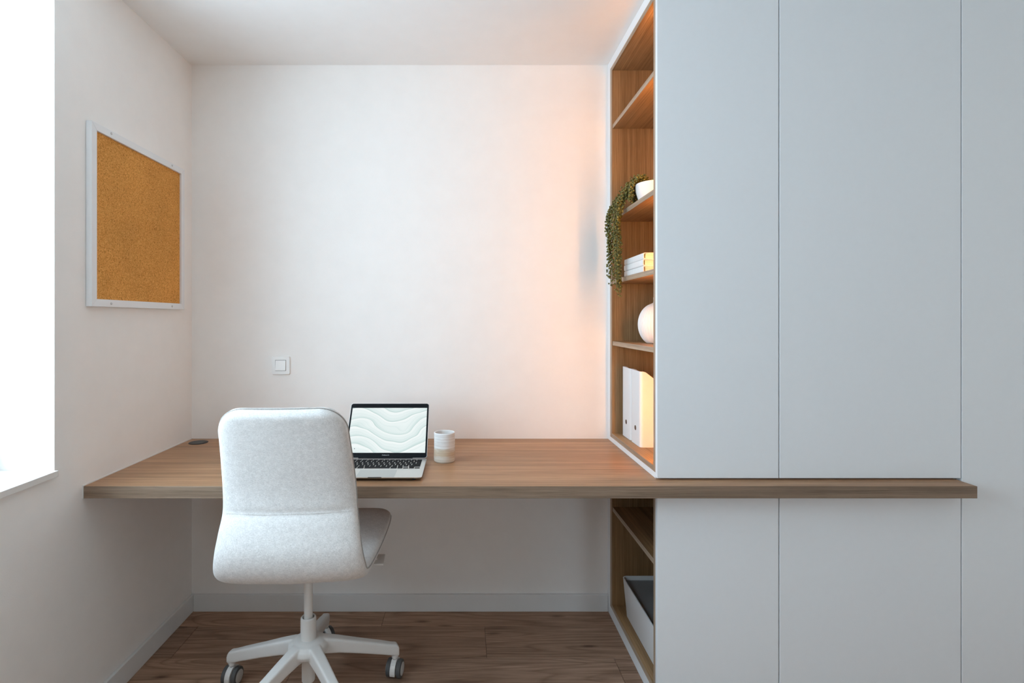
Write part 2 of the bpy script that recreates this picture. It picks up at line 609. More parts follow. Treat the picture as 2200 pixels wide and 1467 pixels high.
# floor: sub-base with laminate planks laid parallel to the desk
floor = box('floor', 'subfloor', (XL, XR, YR, YB, -0.05, -0.0085))
struct(floor, 'brown oak laminate floor boards laid parallel to the desk', 'floor')
PW, PL = 0.20, 1.19
bm = bmesh.new()
add_box(bm, -PL / 2 + 0.0006, PL / 2 - 0.0006, -PW / 2 + 0.0005, PW / 2 - 0.0005, -0.008, 0.0, bevel=0.0008, seg=1)
plank_me = mesh_from(bm, 'plank')
plank_me.materials.append(M['plank'])
row_off = {0: -0.345, 1: 0.084, 2: 0.563}
y_row = 2.156
cut_cache = {}
for r in range(24):
    ya, yb = y_row - PW * r, y_row - PW * (r - 1)
    if yb <= YR:
        break
    off = row_off.get(r, random.uniform(0, PL))
    off -= math.ceil((off - XL) / PL) * PL
    x = off
    while x < XR:
        x0, x1 = max(x, XL), min(x + PL, XR)
        y0, y1 = max(ya, YR), min(yb, YB)
        if x1 - x0 > 0.004 and y1 - y0 > 0.004:
            full = (x1 - x0 > PL - 1e-4) and (y1 - y0 > PW - 1e-4)
            if full:
                me = plank_me
            else:
                b2 = bmesh.new()
                w, d = (x1 - x0) / 2, (y1 - y0) / 2
                add_box(b2, -w + 0.0006, w - 0.0006, -d + 0.0005, d - 0.0005, -0.008, 0.0, bevel=0.0008, seg=1)
                me = mesh_from(b2, 'plank')
                me.materials.append(M['plank'])
            o = bpy.data.objects.new('plank', me)
            o.location = ((x0 + x1) / 2, (y0 + y1) / 2, 0)
            C.objects.link(o)
            o.parent = floor
        x += PL

# skirting boards
BBH, BBT = 0.0745, 0.012
def skirting(name, label, ext, axis):
    bm = bmesh.new()
    add_box(bm, *ext, bevel=0.002, seg=2)
    return struct(obj(name, bm, 'trim'), label, 'baseboard')
skirting('baseboard_back', 'white skirting board along the wall under the desk', (XL + BBT + 0.002, 0.626, YB - BBT - 0.0012, YB - 0.0012, 0.0003, BBH), 'X')
skirting('baseboard_left', 'white skirting board along the side wall below the window', (XL + 0.0012, XL + BBT + 0.0012, YR + BBT, YB - 0.0004, 0.0003, BBH), 'Y')
skirting('baseboard_rear', 'white skirting board behind the viewer', (XL + BBT + 0.001, XR, YR + 0.0004, YR + BBT, 0.0003, BBH), 'X')


# windows (both out of frame apart from the reveal and sill of the left one)
def window(n, axis, a0, a1, depth0, z0, z1, label):
    """two-light window; axis = direction the frame runs along, depth0 = outer face across it"""
    a0, a1, z0, z1 = a0 + 0.001, a1 - 0.001, z0 + 0.0185, z1 - 0.001
    d0, d1 = depth0, depth0 + 0.06

    def ext(p, q, e, f, g, h):
        return (e, f, p, q, g, h) if axis == 'Y' else (p, q, e, f, g, h)
    root = bpy.data.objects.new('window_%d' % n, None)
    am = (a0 + a1) / 2
    root.location = (d0, am, z0) if axis == 'Y' else (am, d0, z0)
    C.objects.link(root)
    struct(root, label, 'window')
    t = 0.05
    bm = bmesh.new()
    for e in ((a0, a0 + t, z0, z1), (a1 - t, a1, z0, z1), (a0 + t, a1 - t, z0, z0 + t), (a0 + t, a1 - t, z1 - t, z1)):
        add_box(bm, *ext(e[0], e[1], d0, d1, e[2], e[3]), bevel=0.003)
    obj('window_frame', bm, 'board', root)
    box('mullion', 'board', ext(am - t / 2, am + t / 2, d0, d1, z0 + t, z1 - t), root, 0.003)
    for (p, q) in ((a0 + t, am - t / 2), (am + t / 2, a1 - t)):
        box('pane', 'glass', ext(p, q, d0 + 0.028, d0 + 0.032, z0 + t, z1 - t), root)


window(1, 'Y', W1['y0'], W1['y1'], XL - WALL_T + 0.01, W1['z0'], W1['z1'], 'tall white framed window in the side wall beside the desk')
window(2, 'X', W2['x0'], W2['x1'], YR - WALL_T + 0.01, W2['z0'], W2['z1'], 'unseen white framed window added behind the viewer for its fill light')
struct(box('trim_1', 'sill', (XL - WALL_T + 0.005, XL + 0.013, W1['y0'] + 0.0005, W1['y1'] - 0.0005, W1['z0'] + 0.0002, W1['z0'] + 0.018), None, 0.0012),
       'white stone window sill projecting from the side wall', 'window sill')
struct(box('trim_2', 'sill', (W2['x0'] + 0.0005, W2['x1'] - 0.0005, YR - WALL_T + 0.005, YR + 0.013, W2['z0'] + 0.0002, W2['z0'] + 0.018), None, 0.0012),
       'white stone sill of the unseen window added behind the viewer', 'window sill')

# ------------------------------------------------------------------ desk
DT, DB = 0.752, 0.714            # top and underside of the worktop
DFY = 1.625                      # front edge
DXR = 1.606
YN0_ = 2.27
XC = 0.627                       # left face of the cabinets
DY = 1.688                       # front of the doors
desk = thing('desk', 'long brown oak worktop running from the side wall past the white cupboards', 'desk', (0, DFY, DB))
box('worktop', 'desk', (XL + 0.003, DXR - 0.0012, DFY + 0.0012, YB - 0.001, DB, DT), desk, 0.0005)
box('edge_band', 'edge', (XL + 0.003, DXR, DFY, DFY + 0.0012, DB, DT - 0.0003), desk, 0.0005)
box('edge_band', 'edge', (DXR - 0.0012, DXR, DFY + 0.0013, YN0_ - 0.001, DB, DT - 0.0003), desk, 0.0005)
bm = bmesh.new()
add_box(bm, XL + 0.0002, XL + 0.0028, DFY - 0.001, YB - 0.001, DB - 0.0005, DT + 0.0035)
o = obj('sealant_bead', bm, 'switch', desk)
o['label'] = 'thin white sealant line against the wall'
# cable grommet
gx, gy = -1.128, 2.200
bm = bmesh.new()
add_lathe(bm, [(0.029, DT + 0.0002), (0.038, DT + 0.0002), (0.0375, DT + 0.002), (0.034, DT + 0.003), (0.029, DT + 0.003), (0.029, DT + 0.0002)], gx, gy, 40)
g = obj('cable_grommet', bm, 'black_plastic', desk, True)
g['label'] = 'round black cable grommet in the corner of the worktop'
bm = bmesh.new()
out = [(gx + 0.029 * math.cos(a), gy + 0.029 * math.sin(a)) for a in [math.radians(30 + 300 * i / 36) for i in range(37)]]
add_prism(bm, out, 'Z', DT + 0.0004, DT + 0.0026)
obj('grommet_cap', bm, 'grey_rubber', g)

# ------------------------------------------------------------------ cabinets
T = 0.018
NX = XC + 0.35                   # back of the niches
S1, S2 = 1.0234, 1.616           # joints between the fronts
YN0, YN1 = 1.705, 2.233          # wooden niche lining, outer faces
YI0, YI1 = 1.7225, 2.2075        # inner faces
g_ = 0.0018                      # half joint


def open_unit(label, z0, z1, plinth, topstrip, shelves, has_led, door_z):
    root = thing('open_shelf_cabinet', label, 'cabinet', ((XC + S1) / 2, DY, z0))
    zb, zt = z0 + plinth, z1 - topstrip
    x0 = XC
    # wooden lining, each panel with a pale edge band on its front edge
    eb = 0.0012

    def panel(name, mat, emat, xa, ext):
        p = box(name, mat, (xa + eb, ext[0]) + ext[1:], root, 0.0003)
        box('edge_band', emat, (xa, xa + eb) + ext[1:], p, 0.0003)
    panel('side_panel', 'oak_v', 'edge_v', x0, (NX, YN0, YI0, zb, zt))
    panel('side_panel', 'oak_v', 'edge_v', x0, (NX, YI1, YN1, zb, zt))
    panel('bottom_panel', 'oak_y', 'edge_y', x0, (NX, YI0 + 0.0002, YI1 - 0.0002, zb, zb + T))
    panel('top_panel', 'oak_y', 'edge_y', x0, (NX, YI0 + 0.0002, YI1 - 0.0002, zt - T, zt))
    box('back_panel', 'oak_v', (NX, NX + 0.008, YN0, YN1, zb, zt), root)
    for sh_ in shelves:
        panel('shelf', 'oak_y', 'edge_y', x0 + 0.003, (NX - 0.0005, YI0 + 0.0003, YI1 - 0.0003, sh_ - T, sh_))
    # white carcass strips around the lining
    box('filler_strip', 'board', (x0, S1 - 0.001, YN1 + 0.0002, YB - 0.0005, z0, z1), root, 0.0004)
    if plinth:
        box('plinth_strip', 'board', (x0, S1 - 0.001, YN0, YN1, z0, zb - 0.0002), root, 0.0004)
    if topstrip:
        box('cornice_strip', 'board', (x0, S1 - 0.001, YN0, YN1, zt + 0.0002, z1), root, 0.0004)
    d = box('door', 'door', (x0 - 0.0005, S1 - g_, DY, YN0 - 0.0006, door_z[0], door_z[1]), root, 0.0010)
    d['label'] = 'flat pale grey front panel without a handle'
    if has_led:
        levels = [zb + T] + sum([[s - T, s] for s in sorted(shelves)], []) + [zt - T]
        for a, b in zip(levels[0::2], levels[1::2]):
            st = box('led_profile', 'ledprofile', (0.684, 0.694, YI0 + 0.0003, YI0 + 0.004, a + 0.004, b - 0.004), root)
            l = box('led_strip', 'led', (0.6855, 0.6925, YI0 + 0.0042, YI0 + 0.0052, a + 0.006, b - 0.006), st)
            l['label'] = 'glowing warm white led strip'
    return root


UP_Z0, UP_Z1 = DT + 0.0006, ZC - 0.001
SH_A, SH_B, SH_C, SH_D = 2.103, 1.708, 1.443, 1.182
open_unit('tall open shelf unit with warm lit oak niches standing on the worktop', UP_Z0, UP_Z1, 0.019, 0.037,
          [SH_D, SH_C, SH_B, SH_A], True, (DT + 0.006, UP_Z1))
LO_Z0, LO_Z1 = 0.0006, DB - 0.0008
SH_E = 0.477
open_unit('low open shelf unit with dark oak niches under the worktop', LO_Z0, LO_Z1, 0.042, 0.0, [SH_E], False, (0.004, DB - 0.004))


def cupboard(name, label, x0, x1, z0, z1, door_z):
    root = thing(name, label, 'cupboard', ((x0 + x1) / 2, DY, z0))
    box('body', 'board', (x0 + 0.001, x1 - 0.001, YN0, YB - 0.0005, z0, z1), root, 0.0006)
    d = box('door', 'door', (x0 + g_, x1 - g_, DY, YN0 - 0.0006, door_z[0], door_z[1]), root, 0.0010)
    return root


cupboard('cupboard', 'upper flat pale grey cupboard front above the right end of the worktop', S1, S2, UP_Z0, UP_Z1, (DT + 0.006, UP_Z1))
cupboard('cupboard', 'lower flat pale grey cupboard front below the right end of the worktop', S1, S2, LO_Z0, LO_Z1, (0.004, DB - 0.004))
cupboard('tall_cupboard', 'full height pale grey cupboard at the right edge beyond the worktop end', S2, 2.262, LO_Z0, UP_Z1, (0.004, UP_Z1))


# ------------------------------------------------------------------ cork board
def cork_board():
    y0, y1, z0, z1 = 1.638, 2.181, 1.316, 1.903
    xa, xb = XL + 0.001, XL + 0.0195
    w = 0.024
    root = thing('cork_board', 'white framed cork notice board hanging on the side wall by the window', 'notice board', (XL, (y0 + y1) / 2, z0))
    def rail(pts):
        bm = bmesh.new()
        add_prism(bm, pts, 'X', xa, xb)
        bmesh.ops.bevel(bm, geom=bm.edges[:], offset=0.0005, segments=1, affect='EDGES')
        obj('frame_rail', bm, 'board', root)
    e = 0.0003
    rail([(y0, z0), (y1, z0), (y1 - w, z0 + w - e), (y0 + w, z0 + w - e)])
    rail([(y0, z1), (y0 + w, z1 - w + e), (y1 - w, z1 - w + e), (y1, z1)])
    rail([(y0, z0 + e), (y0 + w - e, z0 + w), (y0 + w - e, z1 - w), (y0, z1 - e)])
    rail([(y1, z0 + e), (y1, z1 - e), (y1 - w + e, z1 - w), (y1 - w + e, z0 + w)])
    box('cork_panel', 'cork', (xa, XL + 0.012, y0 + w, y1 - w, z0 + w, z1 - w), root)
    for (sy, sz) in ((1.729, z1 - 0.010), (2.088, z1 - 0.010), (1.729, z0 + 0.011), (2.088, z0 + 0.011)):
        bm = bmesh.new()
        add_lathe(bm, [(0, 0), (0.0042, 0), (0.0042, 0.0008), (0.003, 0.0016), (0, 0.0018)], 0, 0, 14)
        bmesh.ops.rotate(bm, verts=bm.verts, matrix=Matrix.Rotation(PI / 2, 3, 'Y'))
        bmesh.ops.translate(bm, verts=bm.verts, vec=(xb, sy, sz))
        obj('screw', bm, 'steel', root, True)


cork_board()


# ------------------------------------------------------------------ light switch
def light_switch():
    cx, cz, h = -0.803, 1.0735, 0.0405
    root = thing('light_switch', 'square white light switch on the wall left of the laptop', 'light switch', (cx, YB, cz - h))
    bm = bmesh.new()
    add_prism(bm, rounded_rect(cx - h, cx + h, cz - h, cz + h, 0.006), 'Y', YB - 0.009, YB - 0.0002)
    for v in bm.verts:
        if v.co.y < YB - 0.005:
            v.co.x = cx + (v.co.x - cx) * 0.95
            v.co.z = cz + (v.co.z - cz) * 0.95
    obj('cover_plate', bm, 'switch', root)
    box('rocker_gap', 'gap', (cx - 0.0235, cx + 0.0235, YB - 0.0092, YB - 0.0088, cz - 0.0235, cz + 0.0235), root)
    bm = bmesh.new()
    r = 0.0222
    pts = [(YB - 0.0093, cz - r), (YB - 0.0093, cz + r), (YB - 0.0105, cz + r), (YB - 0.0135, cz - r)]
    add_prism(bm, pts, 'X', cx - r, cx + r)
    bmesh.ops.bevel(bm, geom=bm.edges[:], offset=0.0005, segments=1, affect='EDGES')
    obj('rocker', bm, 'switch', root)


light_switch()


# ------------------------------------------------------------------ laptop
def laptop():
    cx, yf, yh = -0.290, 1.671, 1.900
    hw = 0.152
    zb, zt = DT + 0.004, DT + 0.0135
    root = thing('laptop', 'open silver laptop with pale green wave picture on its screen', 'laptop', (cx, (yf + yh) / 2, DT))
    bm = bmesh.new()
    add_prism(bm, rounded_rect(cx - hw, cx + hw, yf, yh, 0.011, 6), 'Z', zb, zt)
    for v in bm.verts:                      # wedge: thinner at the front
        t = (v.co.y - yf) / (yh - yf)
        if v.co.z < (zb + zt) / 2:
            v.co.z = zb + 0.0055 * (1 - t)
            v.co.x = cx + (v.co.x - cx) * 0.985
            v.co.y += 0.003 * (1 - t)
    base = obj('base', bm, 'alu', root)
    for (fx, fy) in ((-0.125, yf + 0.025), (0.125, yf + 0.025), (-0.125, yh - 0.02), (0.125, yh - 0.02)):
        bm = bmesh.new()
        add_lathe(bm, [(0, DT + 0.0002), (0.006, DT + 0.0002), (0.006, zb + 0.006), (0, zb + 0.006)], cx + fx, fy, 12)
        obj('foot', bm, 'black_plastic', base)
    # keyboard well and keys
    ky1, ky0 = yh - 0.020, yh - 0.127
    kx0, kx1 = cx - 0.1365, cx + 0.1365
    well = box('keyboard', 'alu', (kx0 - 0.001, kx1 + 0.001, ky0 - 0.001, ky1 + 0.001, zt - 0.0005, zt + 0.0003), root)
    rows = [[1] * 14, [1] * 13 + [1.55], [1.55] + [1] * 13, [1.8] + [1] * 11 + [1.8], [2.35] + [1] * 10 + [2.35],
            [1, 1, 1, 1.25, 5.1, 1.25, 1, 'v', 'v2', 'v']]
    hts = [0.6, 1, 1, 1, 1, 1]
    gap = 0.0026
    unit = (ky1 - ky0 - gap * 5) / sum(hts)
    y = ky1
    key_cache = {}
    for rw, hh in zip(rows, hts):
        d = unit * hh
        ws = [1.0 if isinstance(q, str) else q for q in rw]
        u = (kx1 - kx0 - gap * (len(ws) - 1)) / sum(ws)
        x = kx0
        for q, wq in zip(rw, ws):
            wd = wq * u
            pieces = [(y - d, y)]
            if q == 'v':
                pieces = [(y - d, y - d * 0.54)]
            elif q == 'v2':
                pieces = [(y - d, y - d * 0.54), (y - d * 0.46, y)]
            for (ya, yb) in pieces:
                keyid = (round(wd, 5), round(yb - ya, 5))
                if keyid not in key_cache:
                    b2 = bmesh.new()
                    add_box(b2, -wd / 2, wd / 2, -(yb - ya) / 2, (yb - ya) / 2, 0, 0.0012, bevel=0.0004, seg=1)
                    me = mesh_from(b2, 'key')
                    me.materials.append(M['key'])
                    key_cache[keyid] = me
                o = bpy.data.objects.new('key', key_cache[keyid])
                C.objects.link(o)
                o.parent = well
                o.location = Vector((x + wd / 2, (ya + yb) / 2, zt + 0.0003)) - origin_of(well)
            x += wd + gap
        y -= d + gap
    # trackpad and the thumb notch
    box('trackpad', 'trackpad', (cx - 0.062, cx + 0.062, yf + 0.006, yf + 0.084, zt - 0.0003, zt + 0.0003), root)
    box('lid_notch', 'bezel', (cx - 0.022, cx + 0.022, yf - 0.0002, yf + 0.0035, zt - 0.0015, zt + 0.00015), root)
    # lid in its own plane (x, t along the slope), tilted back
    tilt = math.radians(35.6)
    H = 0.220
    hinge = Vector((cx, yh + 0.002, zt + 0.0015))
    rot = Matrix.Rotation(-tilt, 4, 'X')          # +z axis leans to +y
    xf = Matrix.Translation(hinge) @ rot

    def lid_obj(name, bm, mat, parent, **kw):
        bmesh.ops.transform(bm, matrix=xf, verts=bm.verts)
        return obj(name, bm, mat, parent, **kw)
    bm = bmesh.new()
    add_prism(bm, rounded_rect(-hw, hw, 0, H, 0.010, 6), 'Y', 0.0008, 0.0055)
    lid = lid_obj('screen_lid', bm, 'alu', root)
    bm = bmesh.new()
    add_prism(bm, rounded_rect(-hw + 0.0012, hw - 0.0012, 0.001, H - 0.0012, 0.009, 6), 'Y', 0.0, 0.0008)
    lid_obj('bezel', bm, 'bezel', lid)
    sx, s0, s1 = 0.1445, 0.0195, 0.2005
    bm = bmesh.new()
    vv = [bm.verts.new(p) for p in ((-sx, -0.0004, s0), (sx, -0.0004, s0), (sx, -0.0004, s1), (-sx, -0.0004, s1))]
    f = bm.faces.new(vv)
    back = [bm.verts.new((v.co.x, 0.0001, v.co.z)) for v in vv]
    bm.faces.new(list(reversed(back)))
    for i in range(4):
        j = (i + 1) % 4
        bm.faces.new((vv[j], vv[i], back[i], back[j]))
    uv = bm.loops.layers.uv.new('UVMap')
    for fc in bm.faces:
        for lp in fc.loops:
            lp[uv].uv = ((lp.vert.co.x + sx) / (2 * sx), (lp.vert.co.z - s0) / (s1 - s0))
    o = lid_obj('display', bm, 'screen', lid)
    o['label'] = 'lit display with pale green flowing waves'
    bm = bmesh.new()
    add_tube(bm, [(-0.10, 0.003, -0.001), (0.10, 0.003, -0.001)], 0.003, 10)
    lid_obj('hinge', bm, 'bezel', lid)
    # lettering below the display
    cu = bpy.data.curves.new('lettering', 'FONT')
    cu.body = 'MacBook Air'
    cu.size = 0.0050
    cu.align_x = 'CENTER'
    cu.align_y = 'CENTER'
    cu.extrude = 0.0001
    to = bpy.data.objects.new('lettering', cu)
    C.objects.link(to)
    dg = bpy.context.evaluated_depsgraph_get()
    me = bpy.data.meshes.new_from_object(to.evaluated_get(dg))
    bpy.data.objects.remove(to)
    bm = bmesh.new()
    bm.from_mesh(me)
    bmesh.ops.rotate(bm, verts=bm.verts, matrix=Matrix.Rotation(PI / 2, 3, 'X'))
    bmesh.ops.translate(bm, verts=bm.verts, vec=(0, -0.0003, 0.0105))
    lid_obj('lettering', bm, 'legend', lid)
    # tiny dark icon in the lower left of the picture
    bm = bmesh.new()
    add_prism(bm, [(-0.1185, 0.0330), (-0.1168, 0.0330), (-0.1160, 0.0350), (-0.1168, 0.0368), (-0.1185, 0.0368)], 'Y', -0.0008, -0.0004)
    lid_obj('screen_icon', bm, 'icon', lid)


laptop()


# ------------------------------------------------------------------ stoneware cup
def cup():
    cx, cy = -0.074, 1.915
    z = DT + 0.0004
    h = 0.106
    prof_o = []
    n = 40
    for i in range(n + 1):
        t = i / n
        r = 0.0385 - 0.0005 * t + 0.00025 * math.sin(t * 2 * PI * 8.5)
        if t < 0.06:
            r = 0.0355 + (r - 0.0355) * math.sqrt(t / 0.06)
        prof_o.append((r, z + h * t))
    prof = [(0, z)] + prof_o + [(0.0365, z + h + 0.0012), (0.0345, z + h)] + [(0.0342, z + 0.05), (0.034, z + 0.012), (0.030, z + 0.007), (0, z + 0.006)]
    def wob(a, r, zz):
        return r * (1 + 0.010 * math.cos(2 * a + 0.6) + 0.004 * math.sin(3 * a + zz * 40))
    bm = bmesh.new()
    add_lathe(bm, prof, cx, cy, 56, wob)
    o = obj('cup', bm, 'mug', None, True, 50, loc=(cx, cy, z))
    tag(o, 'handleless white stoneware cup with sandy lower glaze beside the laptop', 'cup')


cup()


# ------------------------------------------------------------------ things in the niches
def magazine_file(y0, y1, label):
    x0, x1 = 0.664, 0.664 + 0.25
    z0 = DT + 0.0006 + 0.019 + T + 0.0003
    h = 0.287
    root = thing('magazine_file', label, 'magazine file', (x0, (y0 + y1) / 2, z0), group='white magazine files in the bottom niche')
    r = 0.012
    # outer wall outline in plan: rounded corners at the spine
    pl = []
    for i in range(7):
        a = PI + PI / 2 * i / 6
        pl.append((x0 + r + r * math.cos(a), y0 + r + r * math.sin(a)))
    pl.append((x1, y0))
    pl.append((x1, y1))
    for i in range(7):
        a = PI / 2 + PI / 2 * i / 6
        pl.append((x0 + r + r * math.cos(a), y1 - r + r * math.sin(a)))
    def top(x):
        t = (x - x0)
        if t < 0.018:
            return z0 + h
        return z0 + h - min(1.0, (t - 0.018) / 0.15) * 0.12
    # refine outline so that the top edge can slope
    ref = []
    for i, p in enumerate(pl):
        q = pl[(i + 1) % len(pl)]
        L = math.hypot(q[0] - p[0], q[1] - p[1])
        m = max(1, int(L / 0.02))
        if i in (6, 8):
            m = 26
        for s in range(m):
            ref.append((p[0] + (q[0] - p[0]) * s / m, p[1] + (q[1] - p[1]) * s / m))
    cxm, cym = (x0 + x1) / 2, (y0 + y1) / 2
    th = 0.0022
    inn = [(min(max(x, x0 + th), x1 - th), min(max(y, y0 + th), y1 - th)) for x, y in ref]
    bm = bmesh.new()
    lo = [bm.verts.new((x, y, z0)) for x, y in ref]
    hi = [bm.verts.new((x, y, top(x))) for x, y in ref]
    hi2 = [bm.verts.new((x, y, top(x))) for x, y in inn]
    lo2 = [bm.verts.new((x, y, z0 + th)) for x, y in inn]
    m = len(ref)
    for i in range(m):
        j = (i + 1) % m
        bm.faces.new((lo[i], lo[j], hi[j], hi[i]))
        bm.faces.new((hi[i], hi[j], hi2[j], hi2[i]))
        bm.faces.new((hi2[i], hi2[j], lo2[j], lo2[i]))
    bm.faces.new(list(reversed(lo)))
    bm.faces.new(lo2)
    obj('body', bm, 'file', root, True, 40)
    bm = bmesh.new()
    add_lathe(bm, [(0, 0), (0.0095, 0), (0.0095, 0.0012), (0, 0.0012)], 0, 0, 24)
    bmesh.ops.rotate(bm, verts=bm.verts, matrix=Matrix.Rotation(-PI / 2, 3, 'Y'))
    bmesh.ops.translate(bm, verts=bm.verts, vec=(x0 + 0.0006, (y0 + y1) / 2, z0 + 0.064))
    f = obj('finger_hole', bm, 'hole', root)  # dark disc on the uncut spine, coloured for the shade inside the hole
    f['label'] = 'small round finger hole, its inner shade painted as a brown disc'
    # sheets of card standing inside
    bm = bmesh.new()
    add_box(bm, x0 + 0.03, x1 - 0.01, y0 + 0.02, y1 - 0.02, z0 + th + 0.001, z0 + 0.155)
    obj('papers', bm, 'pages', root)


magazine_file(1.962, 2.072, 'white magazine file standing nearer the front of the lit bottom niche')
magazine_file(2.077, 2.187, 'white magazine file standing nearer the back wall in the bottom niche')


def vase():
    cx, cy, z = 0.744, 2.005, SH_D + 0.0004
    prof = [(0, z), (0.036, z), (0.040, z + 0.002)]
    H = 0.152
    n = 30
    for i in range(1, n):
        t = i / n
        a = -1.02 + t * (1.02 + 1.36)
        prof.append((0.071 * math.cos(a) ** 0.9 if math.cos(a) > 0 else 0.0, z + 0.002 + H * (math.sin(a) + math.sin(1.02)) / (math.sin(1.36) + math.sin(1.02))))
    zt = prof[-1][1]
    prof += [(0.0145, zt + 0.004), (0.0135, zt + 0.010), (0.0138, zt + 0.022), (0.0145, zt + 0.024), (0.0115, zt + 0.024), (0.0108, zt + 0.005), (0.0108, zt - 0.03), (0, zt - 0.03)]
    ribs = 44
    def rib(a, r, zz):
        t = min(1, max(0, (r - 0.02) / 0.02))
        return r * (1 - 0.022 * t * (0.5 - 0.5 * math.cos(a * ribs)))
    bm = bmesh.new()
    add_lathe(bm, prof, cx, cy, ribs * 6, rib)
    o = obj('vase', bm, 'ceramic', None, True, 60, loc=(cx, cy, z))
    tag(o, 'round white ribbed ceramic vase with a narrow neck in the lit niche', 'vase')


vase()


def book(z, dx, dy, rot, label):
    x0, x1, y0, y1, h = 0.637, 0.637 + 0.165, 1.852, 2.072, 0.0228
    root = thing('book', label, 'book', (x0 + dx, y0 + dy, z), rot, 'white books stacked in the niche')
    lx, ly = x1 - x0, y1 - y0
    c = 0.0025
    bm = bmesh.new()
    out = [(lx, 0), (lx, c), (0.006, c), (c + 0.0012, c + 0.0012), (c, c + 0.003), (c, h - c - 0.003), (c + 0.0012, h - c - 0.0012),
           (0.006, h - c), (lx, h - c), (lx, h), (0.004, h), (0.0018, h - 0.0007), (0.0005, h - 0.0024), (0, h - 0.0045),
           (0, 0.0045), (0.0005, 0.0024), (0.0018, 0.0007), (0.004, 0)]
    add_prism(bm, out, 'Y', 0, ly)
    obj('cover', bm, 'book', root, True, 50, local=True)
    bm = bmesh.new()
    add_box(bm, 0.0075, lx - 0.003, 0.003, ly - 0.003, c + 0.0002, h - c - 0.0002)
    obj('page_block', bm, 'pages', root, local=True)


book(SH_C + 0.0004, 0.001, 0.0, 0.0, 'white cloth book at the bottom of the stack of three')
book(SH_C + 0.0236, 0.0, 0.0, 0.0, 'white cloth book in the middle of the stack of three')
book(SH_C + 0.0468, 0.001, -0.001, 0.0, 'white cloth book on top of the stack of three')


def storage_box():
    x0, x1, y0, y1 = 0.652, 0.952, 1.75, 2.152
    z0, z1 = 0.0006 + 0.042 + T + 0.0004, 0.212
    root = thing('storage_box', 'white plastic storage box with grey lid in the low niche under the worktop', 'storage box', ((x0 + x1) / 2, (y0 + y1) / 2, z0))
    bm = bmesh.new()
    t = 0.012
    a = rounded_rect(x0 + t, x1 - t, y0 + t, y1 - t, 0.02, 6)
    b = rounded_rect(x0, x1, y0, y1, 0.02, 6)
    i1 = rounded_rect(x0 + 0.004, x1 - 0.004, y0 + 0.004, y1 - 0.004, 0.017, 6)
    i0 = rounded_rect(x0 + t + 0.004, x1 - t - 0.004, y0 + t + 0.004, y1 - t - 0.004, 0.017, 6)
    rings = [[bm.verts.new((x, y, z)) for x, y in pts] for pts, z in ((a, z0), (b, z1), (i1, z1), (i0, z0 + 0.004))]
    n = len(a)
    for p, q in zip(rings[:-1], rings[1:]):
        for i in range(n):
            j = (i + 1) % n
            bm.faces.new((p[i], p[j], q[j], q[i]))
    bm.faces.new(list(reversed(rings[0])))
    bm.faces.new(rings[3])
    obj('box_body', bm, 'box', root, True, 40)
    bm = bmesh.new()
    add_prism(bm, rounded_rect(x0 + 0.0065, x1 - 0.0065, y0 + 0.0065, y1 - 0.0065, 0.015, 6), 'Z', z1 - 0.022, z1 - 0.016)
    obj('lid', bm, 'lid', root)


storage_box()


